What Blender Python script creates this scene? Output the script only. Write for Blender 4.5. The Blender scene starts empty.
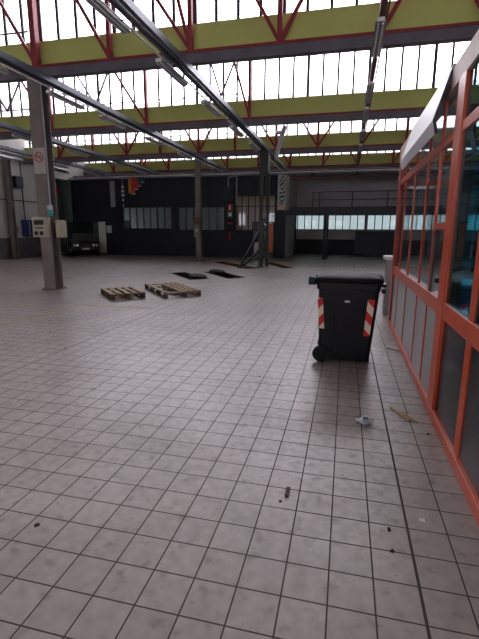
import bpy, bmesh, math, random
from mathutils import Vector, Matrix

random.seed(7)
S = bpy.context.scene
C = S.collection

# ------------------------------------------------------------------ camera, sky, exposure
def make_camera():
    f, p, r, yw = 425.6, 0.204884, 0.005062, 0.240537
    cy, sy = math.cos(yw), math.sin(yw)
    fw = Vector((-sy * math.cos(p), cy * math.cos(p), -math.sin(p)))
    rt = Vector((cy, sy, 0)); up = rt.cross(fw)
    rt2 = rt * math.cos(r) + up * math.sin(r)
    up2 = up * math.cos(r) - rt * math.sin(r)
    cam = bpy.data.cameras.new('camera')
    o = bpy.data.objects.new('camera', cam); C.objects.link(o)
    m = Matrix((rt2, up2, -fw)).transposed().to_4x4()
    m.translation = Vector((-0.4043, -1.3834, 1.5688))
    o.matrix_world = m
    cam.sensor_fit = 'HORIZONTAL'; cam.sensor_width = 36
    cam.lens = 36 * f / 479
    cam.clip_end = 300
    S.camera = o
make_camera()

W = bpy.data.worlds.new('overcast_sky'); S.world = W; W.use_nodes = True
nt = W.node_tree; nt.nodes.clear()
wo = nt.nodes.new('ShaderNodeOutputWorld'); bg = nt.nodes.new('ShaderNodeBackground')
bg.inputs[0].default_value = (0.98, 0.945, 1.02, 1); bg.inputs[1].default_value = 2.6
nt.links.new(bg.outputs[0], wo.inputs[0])
S.view_settings.view_transform = 'Standard'; S.view_settings.look = 'None'
S.view_settings.exposure = 1.82; S.view_settings.gamma = 1; S.view_settings.use_curve_mapping = False

TRUSS_Y = [8.57, 14.4, 20.3, 26.1]
ALL_Y = [-8.93, -3.1, 2.73] + TRUSS_Y + [31.9]
XL, XR = -18.3, 9.0
YB = -9.6            # wall behind the camera
YF = 30.0            # far wall
ZG0, ZG1 = 6.1, 7.9  # glazing sill and ridge
for y in ALL_Y[1:-1]:
    L = bpy.data.lights.new('skylight_portal', 'AREA'); L.shape = 'RECTANGLE'
    L.size = XR - XL; L.size_y = ZG1 - ZG0; L.cycles.is_portal = True
    o = bpy.data.objects.new('skylight_portal', L); C.objects.link(o)
    o.location = ((XL + XR) / 2, y + 0.3, (ZG0 + ZG1) / 2)
    o.rotation_euler = (math.radians(-90), 0, 0)

# ------------------------------------------------------------------ materials
def srgb(r, g, b):
    f = lambda c: (c / 255 / 12.92) if c / 255 <= 0.04045 else ((c / 255 + 0.055) / 1.055) ** 2.4
    return (f(r), f(g), f(b), 1)

def mat(name, col, rough=0.6, metal=0.0, dirt=0.25, scale=3.0, spec=0.5, bump=0.0, coat=0.0):
    m = bpy.data.materials.new(name); m.use_nodes = True
    n = m.node_tree; b = n.nodes['Principled BSDF']
    b.inputs['Roughness'].default_value = rough; b.inputs['Metallic'].default_value = metal
    b.inputs['Specular IOR Level'].default_value = spec; b.inputs['Coat Weight'].default_value = coat
    tc = n.nodes.new('ShaderNodeTexCoord'); no = n.nodes.new('ShaderNodeTexNoise')
    no.inputs['Scale'].default_value = scale; no.inputs['Detail'].default_value = 6
    n.links.new(tc.outputs['Object'], no.inputs['Vector'])
    mx = n.nodes.new('ShaderNodeMix'); mx.data_type = 'RGBA'
    cr = n.nodes.new('ShaderNodeValToRGB'); cr.color_ramp.elements[0].position = 0.35; cr.color_ramp.elements[1].position = 0.7
    n.links.new(no.outputs['Fac'], cr.inputs[0]); n.links.new(cr.outputs[0], mx.inputs[0])
    d = 1 - dirt
    mx.inputs[6].default_value = (col[0] * d, col[1] * d, col[2] * d, 1); mx.inputs[7].default_value = col
    n.links.new(mx.outputs[2], b.inputs['Base Color'])
    if bump:
        bp = n.nodes.new('ShaderNodeBump'); bp.inputs['Strength'].default_value = bump; bp.inputs['Distance'].default_value = 0.01
        n.links.new(no.outputs['Fac'], bp.inputs['Height']); n.links.new(bp.outputs[0], b.inputs['Normal'])
    return m

def glass(name, tint, refl=1.0, rough=0.0, haze=0.0, hazecol=(0.6, 0.65, 0.65, 1)):
    m = bpy.data.materials.new(name); m.use_nodes = True
    n = m.node_tree; n.nodes.clear()
    out = n.nodes.new('ShaderNodeOutputMaterial'); tr = n.nodes.new('ShaderNodeBsdfTransparent')
    tr.inputs[0].default_value = tint
    gl = n.nodes.new('ShaderNodeBsdfGlossy'); gl.inputs['Roughness'].default_value = rough
    gl.inputs[0].default_value = (0.9, 0.95, 1, 1)
    fr = n.nodes.new('ShaderNodeFresnel'); fr.inputs[0].default_value = 1.5
    mu = n.nodes.new('ShaderNodeMath'); mu.operation = 'MULTIPLY'; mu.inputs[1].default_value = refl
    n.links.new(fr.outputs[0], mu.inputs[0])
    mx = n.nodes.new('ShaderNodeMixShader'); n.links.new(mu.outputs[0], mx.inputs[0])
    src = tr.outputs[0]
    if haze:
        df = n.nodes.new('ShaderNodeBsdfDiffuse'); df.inputs[0].default_value = hazecol
        tl = n.nodes.new('ShaderNodeBsdfTranslucent'); tl.inputs[0].default_value = hazecol
        m2 = n.nodes.new('ShaderNodeMixShader'); m2.inputs[0].default_value = 0.5
        n.links.new(df.outputs[0], m2.inputs[1]); n.links.new(tl.outputs[0], m2.inputs[2])
        m3 = n.nodes.new('ShaderNodeMixShader'); m3.inputs[0].default_value = haze
        n.links.new(tr.outputs[0], m3.inputs[1]); n.links.new(m2.outputs[0], m3.inputs[2]); src = m3.outputs[0]
    n.links.new(src, mx.inputs[1]); n.links.new(gl.outputs[0], mx.inputs[2])
    n.links.new(mx.outputs[0], out.inputs[0])
    return m

def floor_material():
    m = bpy.data.materials.new('floor_tiles'); m.use_nodes = True
    n = m.node_tree; b = n.nodes['Principled BSDF']; lk = n.links.new
    tc = n.nodes.new('ShaderNodeTexCoord'); sp = n.nodes.new('ShaderNodeSeparateXYZ'); lk(tc.outputs['Object'], sp.inputs[0])
    def M(op, a, bb=None, cc=None):
        x = n.nodes.new('ShaderNodeMath'); x.operation = op
        for i, v in enumerate((a, bb, cc)):
            if v is None: continue
            if isinstance(v, (int, float)): x.inputs[i].default_value = v
            else: lk(v, x.inputs[i])
        return x.outputs[0]
    def line(c, period, off, half):
        q = M('ADD', M('DIVIDE', M('SUBTRACT', c, off), period), 0.5)
        d = M('ABSOLUTE', M('SUBTRACT', M('FRACT', q), 0.5))
        return M('LESS_THAN', M('MULTIPLY', d, period), half)
    X, Y = sp.outputs[0], sp.outputs[1]
    g = M('MAXIMUM', line(X, 0.2, 0, 0.0037), line(Y, 0.2, 0, 0.0037))
    j = M('MAXIMUM', line(X, 4.0, 0, 0.0070), line(Y, 8.0, 2.8, 0.005))
    g = M('MAXIMUM', g, j)
    # per-tile tone
    cb = n.nodes.new('ShaderNodeCombineXYZ')
    lk(M('FLOOR', M('DIVIDE', X, 0.2)), cb.inputs[0]); lk(M('FLOOR', M('DIVIDE', Y, 0.2)), cb.inputs[1])
    wn = n.nodes.new('ShaderNodeTexWhiteNoise'); wn.noise_dimensions = '2D'; lk(cb.outputs[0], wn.inputs['Vector'])
    def noise(scale, detail, lo, hi):
        no = n.nodes.new('ShaderNodeTexNoise'); no.inputs['Scale'].default_value = scale; no.inputs['Detail'].default_value = detail
        lk(tc.outputs['Object'], no.inputs['Vector'])
        mr = n.nodes.new('ShaderNodeMapRange'); mr.inputs[1].default_value = lo; mr.inputs[2].default_value = hi
        lk(no.outputs['Fac'], mr.inputs[0]); return mr.outputs[0]
    n1 = noise(1.3, 5, 0.35, 0.7); n2 = noise(16, 10, 0.35, 0.7); n3 = noise(11, 12, 0.57, 0.72); n4 = noise(60, 3, 0.70, 0.76)
    v = M('ADD', 0.84, M('MULTIPLY', wn.outputs['Value'], 0.10))
    v = M('MULTIPLY', v, M('SUBTRACT', 1.0, M('MULTIPLY', n1, 0.14)))
    v = M('MULTIPLY', v, M('SUBTRACT', 1.0, M('MULTIPLY', n2, 0.22)))
    v = M('MULTIPLY', v, M('SUBTRACT', 1.0, M('MULTIPLY', n3, 0.36)))
    v = M('MULTIPLY', v, M('SUBTRACT', 1.0, M('MULTIPLY', n4, 0.45)))
    vm = n.nodes.new('ShaderNodeVectorMath'); vm.operation = 'SCALE'; vm.inputs[0].default_value = (0.368, 0.310, 0.285)
    lk(v, vm.inputs[3])
    mx = n.nodes.new('ShaderNodeMix'); mx.data_type = 'RGBA'; lk(g, mx.inputs[0]); lk(vm.outputs[0], mx.inputs[6])
    mx.inputs[7].default_value = (0.035, 0.022, 0.022, 1)
    lk(mx.outputs[2], b.inputs['Base Color'])
    rr = M('ADD', 0.26, M('ADD', M('MULTIPLY', n2, 0.14), M('MULTIPLY', n1, 0.10)))
    lk(M('MAXIMUM', rr, M('MULTIPLY', g, 0.8)), b.inputs['Roughness'])
    b.inputs['Specular IOR Level'].default_value = 0.6
    bp = n.nodes.new('ShaderNodeBump'); bp.inputs['Strength'].default_value = 0.25; bp.inputs['Distance'].default_value = 0.003
    lk(M('SUBTRACT', M('MULTIPLY', n2, 0.3), g), bp.inputs['Height']); lk(bp.outputs[0], b.inputs['Normal'])
    return m

def stripe_material():
    m = bpy.data.materials.new('hazard_stripes'); m.use_nodes = True
    n = m.node_tree; b = n.nodes['Principled BSDF']; lk = n.links.new
    tc = n.nodes.new('ShaderNodeTexCoord'); sp = n.nodes.new('ShaderNodeSeparateXYZ'); lk(tc.outputs['Object'], sp.inputs[0])
    def M(op, a, bb=0.0):
        x = n.nodes.new('ShaderNodeMath'); x.operation = op
        for i, v in enumerate((a, bb)):
            if isinstance(v, (int, float)): x.inputs[i].default_value = v
            else: lk(v, x.inputs[i])
        return x.outputs[0]
    s = M('ADD', M('MULTIPLY', M('ABSOLUTE', sp.outputs[0]), 1.1), sp.outputs[2])
    q = M('LESS_THAN', M('FRACT', M('ADD', M('DIVIDE', s, 0.235), 0.12)), 0.5)
    mx = n.nodes.new('ShaderNodeMix'); mx.data_type = 'RGBA'; lk(q, mx.inputs[0])
    mx.inputs[6].default_value = srgb(205, 40, 30); mx.inputs[7].default_value = srgb(235, 215, 195)
    lk(mx.outputs[2], b.inputs['Base Color']); b.inputs['Roughness'].default_value = 0.4
    return m

M_ = {}
M_['floor'] = floor_material()
M_['stripes'] = stripe_material()
M_['yellow'] = mat('ochre_fascia', (0.52, 0.56, 0.17, 1), 0.6, dirt=0.12, scale=0.6)
M_['red'] = mat('red_steel', srgb(144, 42, 52), 0.5, dirt=0.3)
M_['chord'] = mat('grey_chord_steel', srgb(104, 100, 112), 0.55, dirt=0.25)
M_['mullion'] = mat('dark_glazing_bar', srgb(60, 55, 68), 0.5)
M_['pipe'] = mat('galvanised_pipe', srgb(175, 180, 188), 0.4, 0.35, dirt=0.2)
M_['ceiling'] = mat('roof_lining', srgb(190, 190, 185), 0.8, dirt=0.15, scale=1)
M_['column'] = mat('grey_column_paint', srgb(128, 118, 115), 0.55, dirt=0.25)
M_['navy'] = mat('dark_navy_cladding', srgb(8, 13, 34), 0.6, dirt=0.3, scale=1.5)
M_['navy_steel'] = mat('dark_blue_steel', srgb(16, 25, 50), 0.5)
M_['black'] = mat('black_painted_steel', srgb(10, 12, 17), 0.45)
M_['whitewall'] = mat('pale_wall', srgb(206, 200, 204), 0.8, dirt=0.12, scale=1.2)
M_['sidewall'] = mat('grey_wall_panel', srgb(188, 184, 180), 0.7, dirt=0.15, scale=0.8)
M_['dirtywall'] = mat('lower_wall_grey', srgb(92, 90, 94), 0.8)
M_['brownred'] = mat('brown_red_steel', srgb(96, 50, 46), 0.6)
M_['orange'] = mat('orange_frame_paint', srgb(206, 80, 44), 0.35, dirt=0.15, scale=5)
M_['red_orange'] = mat('dark_orange_paint', srgb(160, 48, 30), 0.4, dirt=0.15)
M_['orange_dark'] = mat('dark_jamb', srgb(70, 36, 28), 0.5)
M_['beige'] = mat('beige_fascia', srgb(206, 178, 168), 0.5, dirt=0.12)
M_['flap'] = mat('white_sheet_panel', srgb(215, 215, 222), 0.4, dirt=0.08)
M_['edge'] = mat('dark_panel_edge', srgb(50, 52, 72), 0.5)
M_['plastic'] = mat('black_plastic', srgb(10, 13, 18), 0.45, dirt=0.25, scale=6, spec=0.3)
M_['lid'] = mat('black_lid_plastic', srgb(12, 14, 19), 0.62, dirt=0.15, scale=6, spec=0.2)
M_['rubber'] = mat('tyre_rubber', srgb(16, 16, 18), 0.8)
M_['white'] = mat('white_paint', srgb(225, 225, 222), 0.5, dirt=0.08)
M_['sign'] = mat('sign_plate_white', srgb(176, 170, 168), 0.5, dirt=0.1)
M_['cream'] = mat('cream_enclosure', srgb(176, 168, 150), 0.5, dirt=0.12)
M_['blueboard'] = mat('blue_board', srgb(30, 44, 105), 0.5)
M_['teal'] = mat('teal_plastic', srgb(60, 150, 150), 0.4)
M_['wood'] = mat('pallet_wood', srgb(176, 150, 122), 0.75, dirt=0.35, scale=9, bump=0.2)
M_['darkwood'] = mat('dark_pallet_wood', srgb(92, 76, 62), 0.8, dirt=0.4, scale=9, bump=0.2)  # darker tone for pallet blocks, bottom boards and most cross boards
M_['pit'] = mat('oily_pit_lining', srgb(52, 42, 36), 0.7, dirt=0.4)
M_['pitedge'] = mat('rusty_pit_edge', srgb(110, 78, 60), 0.6)
M_['fixture'] = mat('fixture_housing', srgb(158, 160, 162), 0.45, dirt=0.1)
M_['tube'] = mat('unlit_fluorescent_tube', srgb(225, 228, 228), 0.25, dirt=0.03)
M_['rail'] = mat('trunking_rail', srgb(72, 76, 92), 0.35, 0.2, dirt=0.2)
M_['signred'] = mat('sign_red', srgb(185, 35, 40), 0.5, dirt=0.05)
M_['signgreen'] = mat('sign_green', srgb(40, 120, 80), 0.5, dirt=0.05)
M_['flag_red'] = mat('flag_red', srgb(200, 60, 40), 0.6, dirt=0.1)
M_['flag_orange'] = mat('flag_orange', srgb(210, 130, 50), 0.6, dirt=0.1)
M_['flag_blue'] = mat('flag_blue', srgb(50, 80, 110), 0.6, dirt=0.1)
M_['green_sheet'] = mat('grey_green_sheet', srgb(88, 104, 98), 0.6, dirt=0.15)
M_['carpaint'] = mat('dark_car_paint', srgb(30, 32, 38), 0.3, coat=0.6, dirt=0.1)
M_['carglass'] = mat('dark_car_glass', srgb(70, 68, 66), 0.15, dirt=0.1)
M_['chrome'] = mat('bright_trim', srgb(200, 200, 205), 0.2, 0.9, dirt=0.05)
M_['blue_counter'] = mat('teal_counter_panel', srgb(30, 112, 150), 0.4, dirt=0.1)
M_['greytop'] = mat('grey_worktop', srgb(190, 195, 200), 0.4, dirt=0.05)
M_['dark_panel'] = mat('dark_lower_panel', srgb(38, 40, 46), 0.25, dirt=0.15, scale=8)
M_['pale_panel'] = mat('pale_lower_panel', srgb(150, 148, 152), 0.28, dirt=0.12, scale=5)
M_['duct'] = mat('grey_duct_hose', srgb(205, 203, 208), 0.5, dirt=0.15)
M_['floor_yellow'] = mat('worn_yellow_paint', srgb(176, 150, 105), 0.6, dirt=0.25, scale=12)
M_['chip'] = mat('dark_debris', srgb(30, 24, 22), 0.8)
M_['brownstick'] = mat('brown_scrap', srgb(70, 52, 42), 0.7)
M_['paper'] = mat('pale_scrap', srgb(220, 212, 200), 0.6)
M_['straw'] = mat('tan_stick_wood', srgb(178, 150, 112), 0.7)
M_['blueprint'] = mat('blue_print', srgb(60, 90, 130), 0.5)
M_['curtain'] = mat('pinkish_blind', srgb(176, 142, 130), 0.7, dirt=0.15)
M_['greypane'] = glass('dusty_pane', (0.55, 0.62, 0.60, 1), 0.6, 0.1, haze=0.16, hazecol=(0.5, 0.55, 0.53, 1))
M_['roofglass'] = glass('roof_glass', (0.97, 0.97, 0.98, 1), 0.3)
M_['farglass'] = glass('frosted_far_glass', (0.22, 0.25, 0.245, 1), 0.4)
M_['teal_glass'] = glass('teal_tinted_glass', (0.30, 0.78, 0.90, 1), 0.7)
M_['clear_glass'] = glass('clear_cabin_glass', (0.94, 0.97, 0.97, 1), 0.6)

# ------------------------------------------------------------------ mesh helpers
class MB:
    def __init__(s): s.bm = bmesh.new()
    def box(s, x0, x1, y0, y1, z0, z1, m=None):
        vs = [Vector((x, y, z)) for z in (z0, z1) for x, y in ((x0, y0), (x1, y0), (x1, y1), (x0, y1))]
        if m: vs = [m @ v for v in vs]
        v = [s.bm.verts.new(p) for p in vs]
        for f in ((3, 2, 1, 0), (4, 5, 6, 7), (0, 1, 5, 4), (1, 2, 6, 5), (2, 3, 7, 6), (3, 0, 4, 7)):
            s.bm.faces.new([v[i] for i in f])
        return s
    def bar(s, a, b, w, h=None, up=(0, 0, 1)):
        a, b = Vector(a), Vector(b); h = h or w
        d = (b - a); ln = d.length; d.normalize()
        u = Vector(up)
        if abs(d.dot(u)) > 0.98: u = Vector((0, 1, 0))
        x = d.cross(u).normalized(); z = x.cross(d)
        m = Matrix((x, d, z)).transposed().to_4x4(); m.translation = a
        return s.box(-w / 2, w / 2, 0, ln, -h / 2, h / 2, m)
    def tube(s, pts, r, n=10, cap=True):
        pts = [Vector(p) for p in pts]; rings = []
        if not isinstance(r, (list, tuple)): r = [r] * len(pts)
        prev = None
        for i, p in enumerate(pts):
            d = (pts[min(i + 1, len(pts) - 1)] - pts[max(i - 1, 0)]).normalized()
            if prev is None:
                u = Vector((0, 0, 1)) if abs(d.z) < 0.9 else Vector((1, 0, 0))
                x = d.cross(u).normalized()
            else: x = (prev - d * prev.dot(d)).normalized()
            prev = x; y = d.cross(x)
            rings.append([s.bm.verts.new(p + (x * math.cos(t) + y * math.sin(t)) * r[i]) for t in [2 * math.pi * k / n for k in range(n)]])
        for a, b in zip(rings, rings[1:]):
            for k in range(n):
                s.bm.faces.new((a[k], a[(k + 1) % n], b[(k + 1) % n], b[k]))
        if cap:
            s.bm.faces.new(list(reversed(rings[0]))); s.bm.faces.new(rings[-1])
        return s
    def prism(s, poly, d0, d1, axis='y'):
        """poly in (a,b); extruded along axis"""
        f = {'y': lambda a, b, d: (a, d, b), 'x': lambda a, b, d: (d, a, b), 'z': lambda a, b, d: (a, b, d)}[axis]
        A = [s.bm.verts.new(f(a, b, d0)) for a, b in poly]; B = [s.bm.verts.new(f(a, b, d1)) for a, b in poly]
        n = len(poly)
        for k in range(n): s.bm.faces.new((A[k], A[(k + 1) % n], B[(k + 1) % n], B[k]))
        s.bm.faces.new(list(reversed(A))); s.bm.faces.new(B)
        return s
    def loft(s, rings, cap=True):
        R = [[s.bm.verts.new(p) for p in r] for r in rings]; n = len(R[0])
        for a, b in zip(R, R[1:]):
            for k in range(n): s.bm.faces.new((a[k], a[(k + 1) % n], b[(k + 1) % n], b[k]))
        if cap:
            s.bm.faces.new(list(reversed(R[0]))); s.bm.faces.new(R[-1])
        return s
    def build(s, name, m, parent=None, bevel=0, smooth=False, loc=None):
        bmesh.ops.recalc_face_normals(s.bm, faces=s.bm.faces[:])
        me = bpy.data.meshes.new(name); s.bm.to_mesh(me); s.bm.free()
        if smooth:
            for p in me.polygons: p.use_smooth = True
        me.materials.append(M_[m] if isinstance(m, str) else m)
        o = bpy.data.objects.new(name, me); C.objects.link(o)
        if parent: o.parent = parent
        if loc: o.location = loc
        if bevel:
            b = o.modifiers.new('bevel', 'BEVEL'); b.width = bevel; b.segments = 2; b.limit_method = 'ANGLE'
        return o

def tag(o, label=None, cat=None, group=None, kind=None):
    if label: o['label'] = label
    if cat: o['category'] = cat
    if group: o['group'] = group
    if kind: o['kind'] = kind
    return o
def empty(name, loc, label, cat, group=None, rz=0, kind=None):
    o = bpy.data.objects.new(name, None); C.objects.link(o)
    o.location = loc; o.rotation_euler = (0, 0, rz); o.empty_display_size = 0.1
    return tag(o, label, cat, group, kind)
def copy_tree(o, loc, rz=0, label=None, group=None):
    r = o.copy(); C.objects.link(r); r.location = loc; r.rotation_euler = (0, 0, rz)
    if label: r['label'] = label
    if group: r['group'] = group
    for ch in o.children:
        c = ch.copy(); C.objects.link(c); c.parent = r
        for g in ch.children:
            d = g.copy(); C.objects.link(d); d.parent = c
    return r
def rect_cells(a0, a1, b0, b1, holes):
    A = sorted({a0, a1, *[h[0] for h in holes], *[h[1] for h in holes]}); B = sorted({b0, b1, *[h[2] for h in holes], *[h[3] for h in holes]})
    A = [a for a in A if a0 <= a <= a1]; B = [b for b in B if b0 <= b <= b1]
    out = []
    for i in range(len(A) - 1):
        for k in range(len(B) - 1):
            ca, cb = (A[i] + A[i + 1]) / 2, (B[k] + B[k + 1]) / 2
            if not any(h[0] < ca < h[1] and h[2] < cb < h[3] for h in holes): out.append((A[i], A[i + 1], B[k], B[k + 1]))
    return out

# ------------------------------------------------------------------ floor with angled pits
PITS = [[(-6.83, 13.66), (-6.35, 14.10), (-4.80, 12.16), (-5.28, 11.70)],
        [(-5.72, 14.40), (-5.24, 14.92), (-3.72, 12.93), (-4.18, 12.36)],
        [(-6.95, 19.60), (-6.45, 19.98), (-3.96, 16.75), (-4.45, 16.30)],
        [(-4.35, 20.10), (-4.10, 20.40), (-2.55, 17.35), (-3.00, 17.00)]]
def make_floor():
    bm = bmesh.new()
    def loop(pts):
        v = [bm.verts.new((x, y, 0)) for x, y in pts]
        return [bm.edges.new((v[i], v[(i + 1) % len(v)])) for i in range(len(v))]
    e = loop([(XL, YB), (XR, YB), (XR, YF), (-19.3, YF), (-19.3, 22.2), (XL, 22.2)])
    for p in PITS: e += loop(p)
    bmesh.ops.triangle_fill(bm, edges=e, use_beauty=True)
    for f in bm.faces:
        if f.normal.z < 0: f.normal_flip()
    me = bpy.data.meshes.new('floor'); bm.to_mesh(me); bm.free(); me.materials.append(M_['floor'])
    o = bpy.data.objects.new('floor', me); C.objects.link(o); tag(o, 'floor of square grey tiles with dark joints', None, None, 'structure')
make_floor()
pit_labels = ['open floor pit nearest the two wooden pallets', 'open floor pit behind the nearest one, towards the dark mast',
              'long brown floor pit under the foot of the dark mast', 'narrow brown floor pit behind the dark mast, near the platform']
for p, lb in zip(PITS, pit_labels):
    cx = sum(q[0] for q in p) / 4; cy = sum(q[1] for q in p) / 4
    t = empty('inspection_pit', (cx, cy, 0), lb, 'pit', kind='structure')
    dp = .14 if p in PITS[2:] else 1.2
    b = MB(); q = [(x - cx, y - cy) for x, y in p]
    for i in range(4):
        a, c = Vector(q[i]), Vector(q[(i + 1) % 4])
        v = [b.bm.verts.new((x.x, x.y, z)) for x, z in ((a, -0.001), (c, -0.001), (c, -dp), (a, -dp))]; b.bm.faces.new(v)
    b.bm.faces.new([b.bm.verts.new((x, y, -dp)) for x, y in q])
    b.build('pit_lining', 'pit' if dp > 1 else 'pitedge', t)
    b = MB()
    for i in range(4): b.bar((*q[i], 0.001), (*q[(i + 1) % 4], 0.001), 0.05, 0.012)
    b.build('pit_rim', 'pitedge', t)

# ------------------------------------------------------------------ walls
def struct(name, b, m, label=None, **k):
    return tag(b.build(name, m, **k), label, None, None, 'structure')
# far wall with window band
holes = [(-7.0 + i * 2.65, -7.0 + i * 2.65 + 2.5, 1.68, 2.72) for i in range(6)]
lowm = MB()
b = MB()
for a0, a1, z0, z1 in rect_cells(XL, XR, 1.02, 8.4, holes): b.box(a0, a1, YF, YF + 0.2, z0, z1)
struct('wall_back', b, 'whitewall', 'pale far wall above the dark lower band')
b = MB().box(XL, XR, YF - 0.03, YF + 0.2, 0, 1.02)
struct('baseboard_back', b, 'navy', 'tall dark band along the foot of the far wall')
for i, h in enumerate(holes):
    g = MB().box(h[0], h[1], YF + 0.08, YF + 0.09, h[2], h[3])
    w = struct('window_%d' % (i + 1), g, 'farglass')
    f = MB()
    for k in range(6):
        x = h[0] + (h[1] - h[0]) * k / 5; f.box(x - 0.03, x + 0.03, YF + 0.02, YF + 0.1, h[2], h[3])
    f.box(h[0], h[1], YF + 0.02, YF + 0.1, h[2], h[2] + .05).box(h[0], h[1], YF + 0.02, YF + 0.1, h[3] - .05, h[3])
    f.build('window_frame', 'navy_steel', w)
b = MB().box(XL - 0.2, XL, YB, 22.3, 1.1, 5.2).box(XL - 0.2, XL, YB, YF, 5.2, 8.4).box(XL - .8, XL - .6, 22.3, 24.3, 0, 5.2).box(XL - .2, XL, 24.45, YF, 2.3, 5.2).box(XL - .8, XL - .2, 22.1, 22.3, 0, 5.2).box(XL - .8, XL, 22.1, 24.45, 4.78, 5.3); struct('wall_left', b, 'sidewall', 'pale panelled wall')
b = MB().box(XL - 0.2, XL + 0.02, YB, 22.3, 0, 1.1); struct('baseboard_left', b, 'dirtywall')
b = MB()
for k in range(-6, 20):
    y = 24.3 - k * 1.25 - 0.6
    if YB < y < 22.2: b.box(XL, XL + 0.03, y - 0.03, y + 0.03, 1.1, 5.3)
b.box(XL, XL + 0.03, YB, 22.2, 3.14, 3.2).box(XL, XL + 0.03, YB, 22.2, 1.08, 1.13)
struct('trim_1', b, 'mullion', 'thin dark cover strips of the pale wall panels')
b = MB().box(XL - .6, XL - 0.55, 22.35, 24.2, 0.1, 5.0).box(XL - .55, XL + .15, 24.22, 24.28, 2.1, 4.8); struct('trim_2', b, 'green_sheet', 'grey green sheet panel in the corner by the parked car')
b = MB().tube([(XL + 0.12, YB + 0.1, 5.36), (XL + 0.12, 24.1, 5.36)], 0.06); struct('trim_3', b, 'pipe')
b = MB().box(XR, XR + 0.2, YB, YF, 0, 8.4); struct('wall_right', b, 'whitewall')
holes = [(XL + 1.6 + i * 4.5, XL + 4.0 + i * 4.5, 2.4, 4.0) for i in range(6)]
b = MB()
for a0, a1, z0, z1 in rect_cells(XL, XR, 0, 8.4, holes): b.box(a0, a1, YB - 0.2, YB, z0, z1)
struct('wall_front', b, 'whitewall')
for i, h in enumerate(holes):  # unseen windows, added behind the camera to brighten the yellow fascias
    w = struct('window_%d' % (31 + i), MB().box(h[0], h[1], YB - .1, YB - .09, h[2], h[3]), 'roofglass')
    f = MB()
    for k in range(5):
        x = h[0] + (h[1] - h[0]) * k / 4; f.box(x - .03, x + .03, YB - .12, YB - .05, h[2], h[3])
    f.build('window_frame', 'navy_steel', w)

# dark facade of the rear rooms
FY = 24.3
holes = [(-18.9, -16.3, 0, 2.1), (-14.5, -11.15, 1.66, 3.05), (-10.68, -7.68, 1.58, 3.03), (-7.0, -4.58, 1.58, 3.66), (-5.95, -4.58, 0, 1.58)]
b = MB()
for a0, a1, z0, z1 in rect_cells(-19.1, -3.95, 0, 4.78, holes): b.box(a0, a1, FY, FY + 0.15, z0, z1)
struct('wall_rear', b, 'navy', 'dark navy clad front of the rear rooms')
b = MB().box(-4.1, -3.95, FY + 0.15, YF, 0, 4.78); struct('wall_rear_side', b, 'whitewall')
b = MB()
for k in range(12):
    x = -18.0 + k * 1.2
    b.box(x - 0.02, x + 0.02, FY - 0.015, FY, 3.75, 4.78)
struct('trim_4', b, 'black')
def rear_window(n, h, nm, glassmat, extra=None, fm='black'):
    g = MB().box(h[0], h[1], FY + 0.07, FY + 0.08, h[2], h[3]); w = struct('window_%d' % n, g, glassmat)
    f = MB()
    for k in range(nm + 1):
        x = h[0] + (h[1] - h[0]) * k / nm; f.box(x - 0.03, x + 0.03, FY + 0.03, FY + 0.1, h[2], h[3])
    for z in (h[2], h[3] - 0.05) + (tuple(extra) if extra else ()): f.box(h[0], h[1], FY + 0.03, FY + 0.1, z, z + 0.05)
    f.build('window_frame', fm, w)
rear_window(11, holes[1], 7, 'greypane'); rear_window(12, holes[2], 6, 'greypane'); rear_window(13, (-7.0, -4.58, 1.58, 3.66), 6, 'clear_glass', (3.0,))
b = MB().box(-7.0, -4.6, FY + 0.105, FY + 0.13, 1.6, 3.66); tag(b.build('window_blind', 'curtain'), 'pinkish blind behind the tall barred window beside the glazed door', 'blind')
# glazed door at the right end of the dark front
d = MB().box(-5.93, -4.6, FY + 0.05, FY + 0.06, 0.0, 2.05); dd = struct('door_1', d, 'greypane')
f = MB().box(-5.95, -5.88, FY + 0.02, FY + 0.1, 0, 2.1).box(-5.3, -5.22, FY + 0.02, FY + 0.1, 0, 2.1).box(-4.66, -4.58, FY + 0.02, FY + 0.1, 0, 2.1).box(-5.95, -4.58, FY + 0.02, FY + 0.1, 2.05, 2.12).box(-5.95, -4.58, FY + 0.02, FY + 0.1, 0.9, 0.98)
f.build('door_frame', 'black', dd)
MB().box(-5.0, -4.68, FY + 0.0, FY + 0.04, 0.25, 2.0).build('door_edge_panel', 'orange', dd)
MB().box(-5.82, -5.35, FY + 0.0, FY + 0.04, 0.2, 0.9).build('door_lower_panel', 'whitewall', dd)
# garage opening lining for the car bay
b = MB().box(-19.25, -16.2, 28.2, 28.3, 0, 2.3).box(-16.25, -16.15, FY + 0.15, 28.3, 0, 2.3).box(-19.3, -16.15, FY + 0.15, 28.3, 2.2, 2.3).box(-19.3, -19.2, FY, 28.3, 0, 2.3)
struct('wall_car_bay', b, 'green_sheet', 'grey green lining of the car bay')

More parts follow.
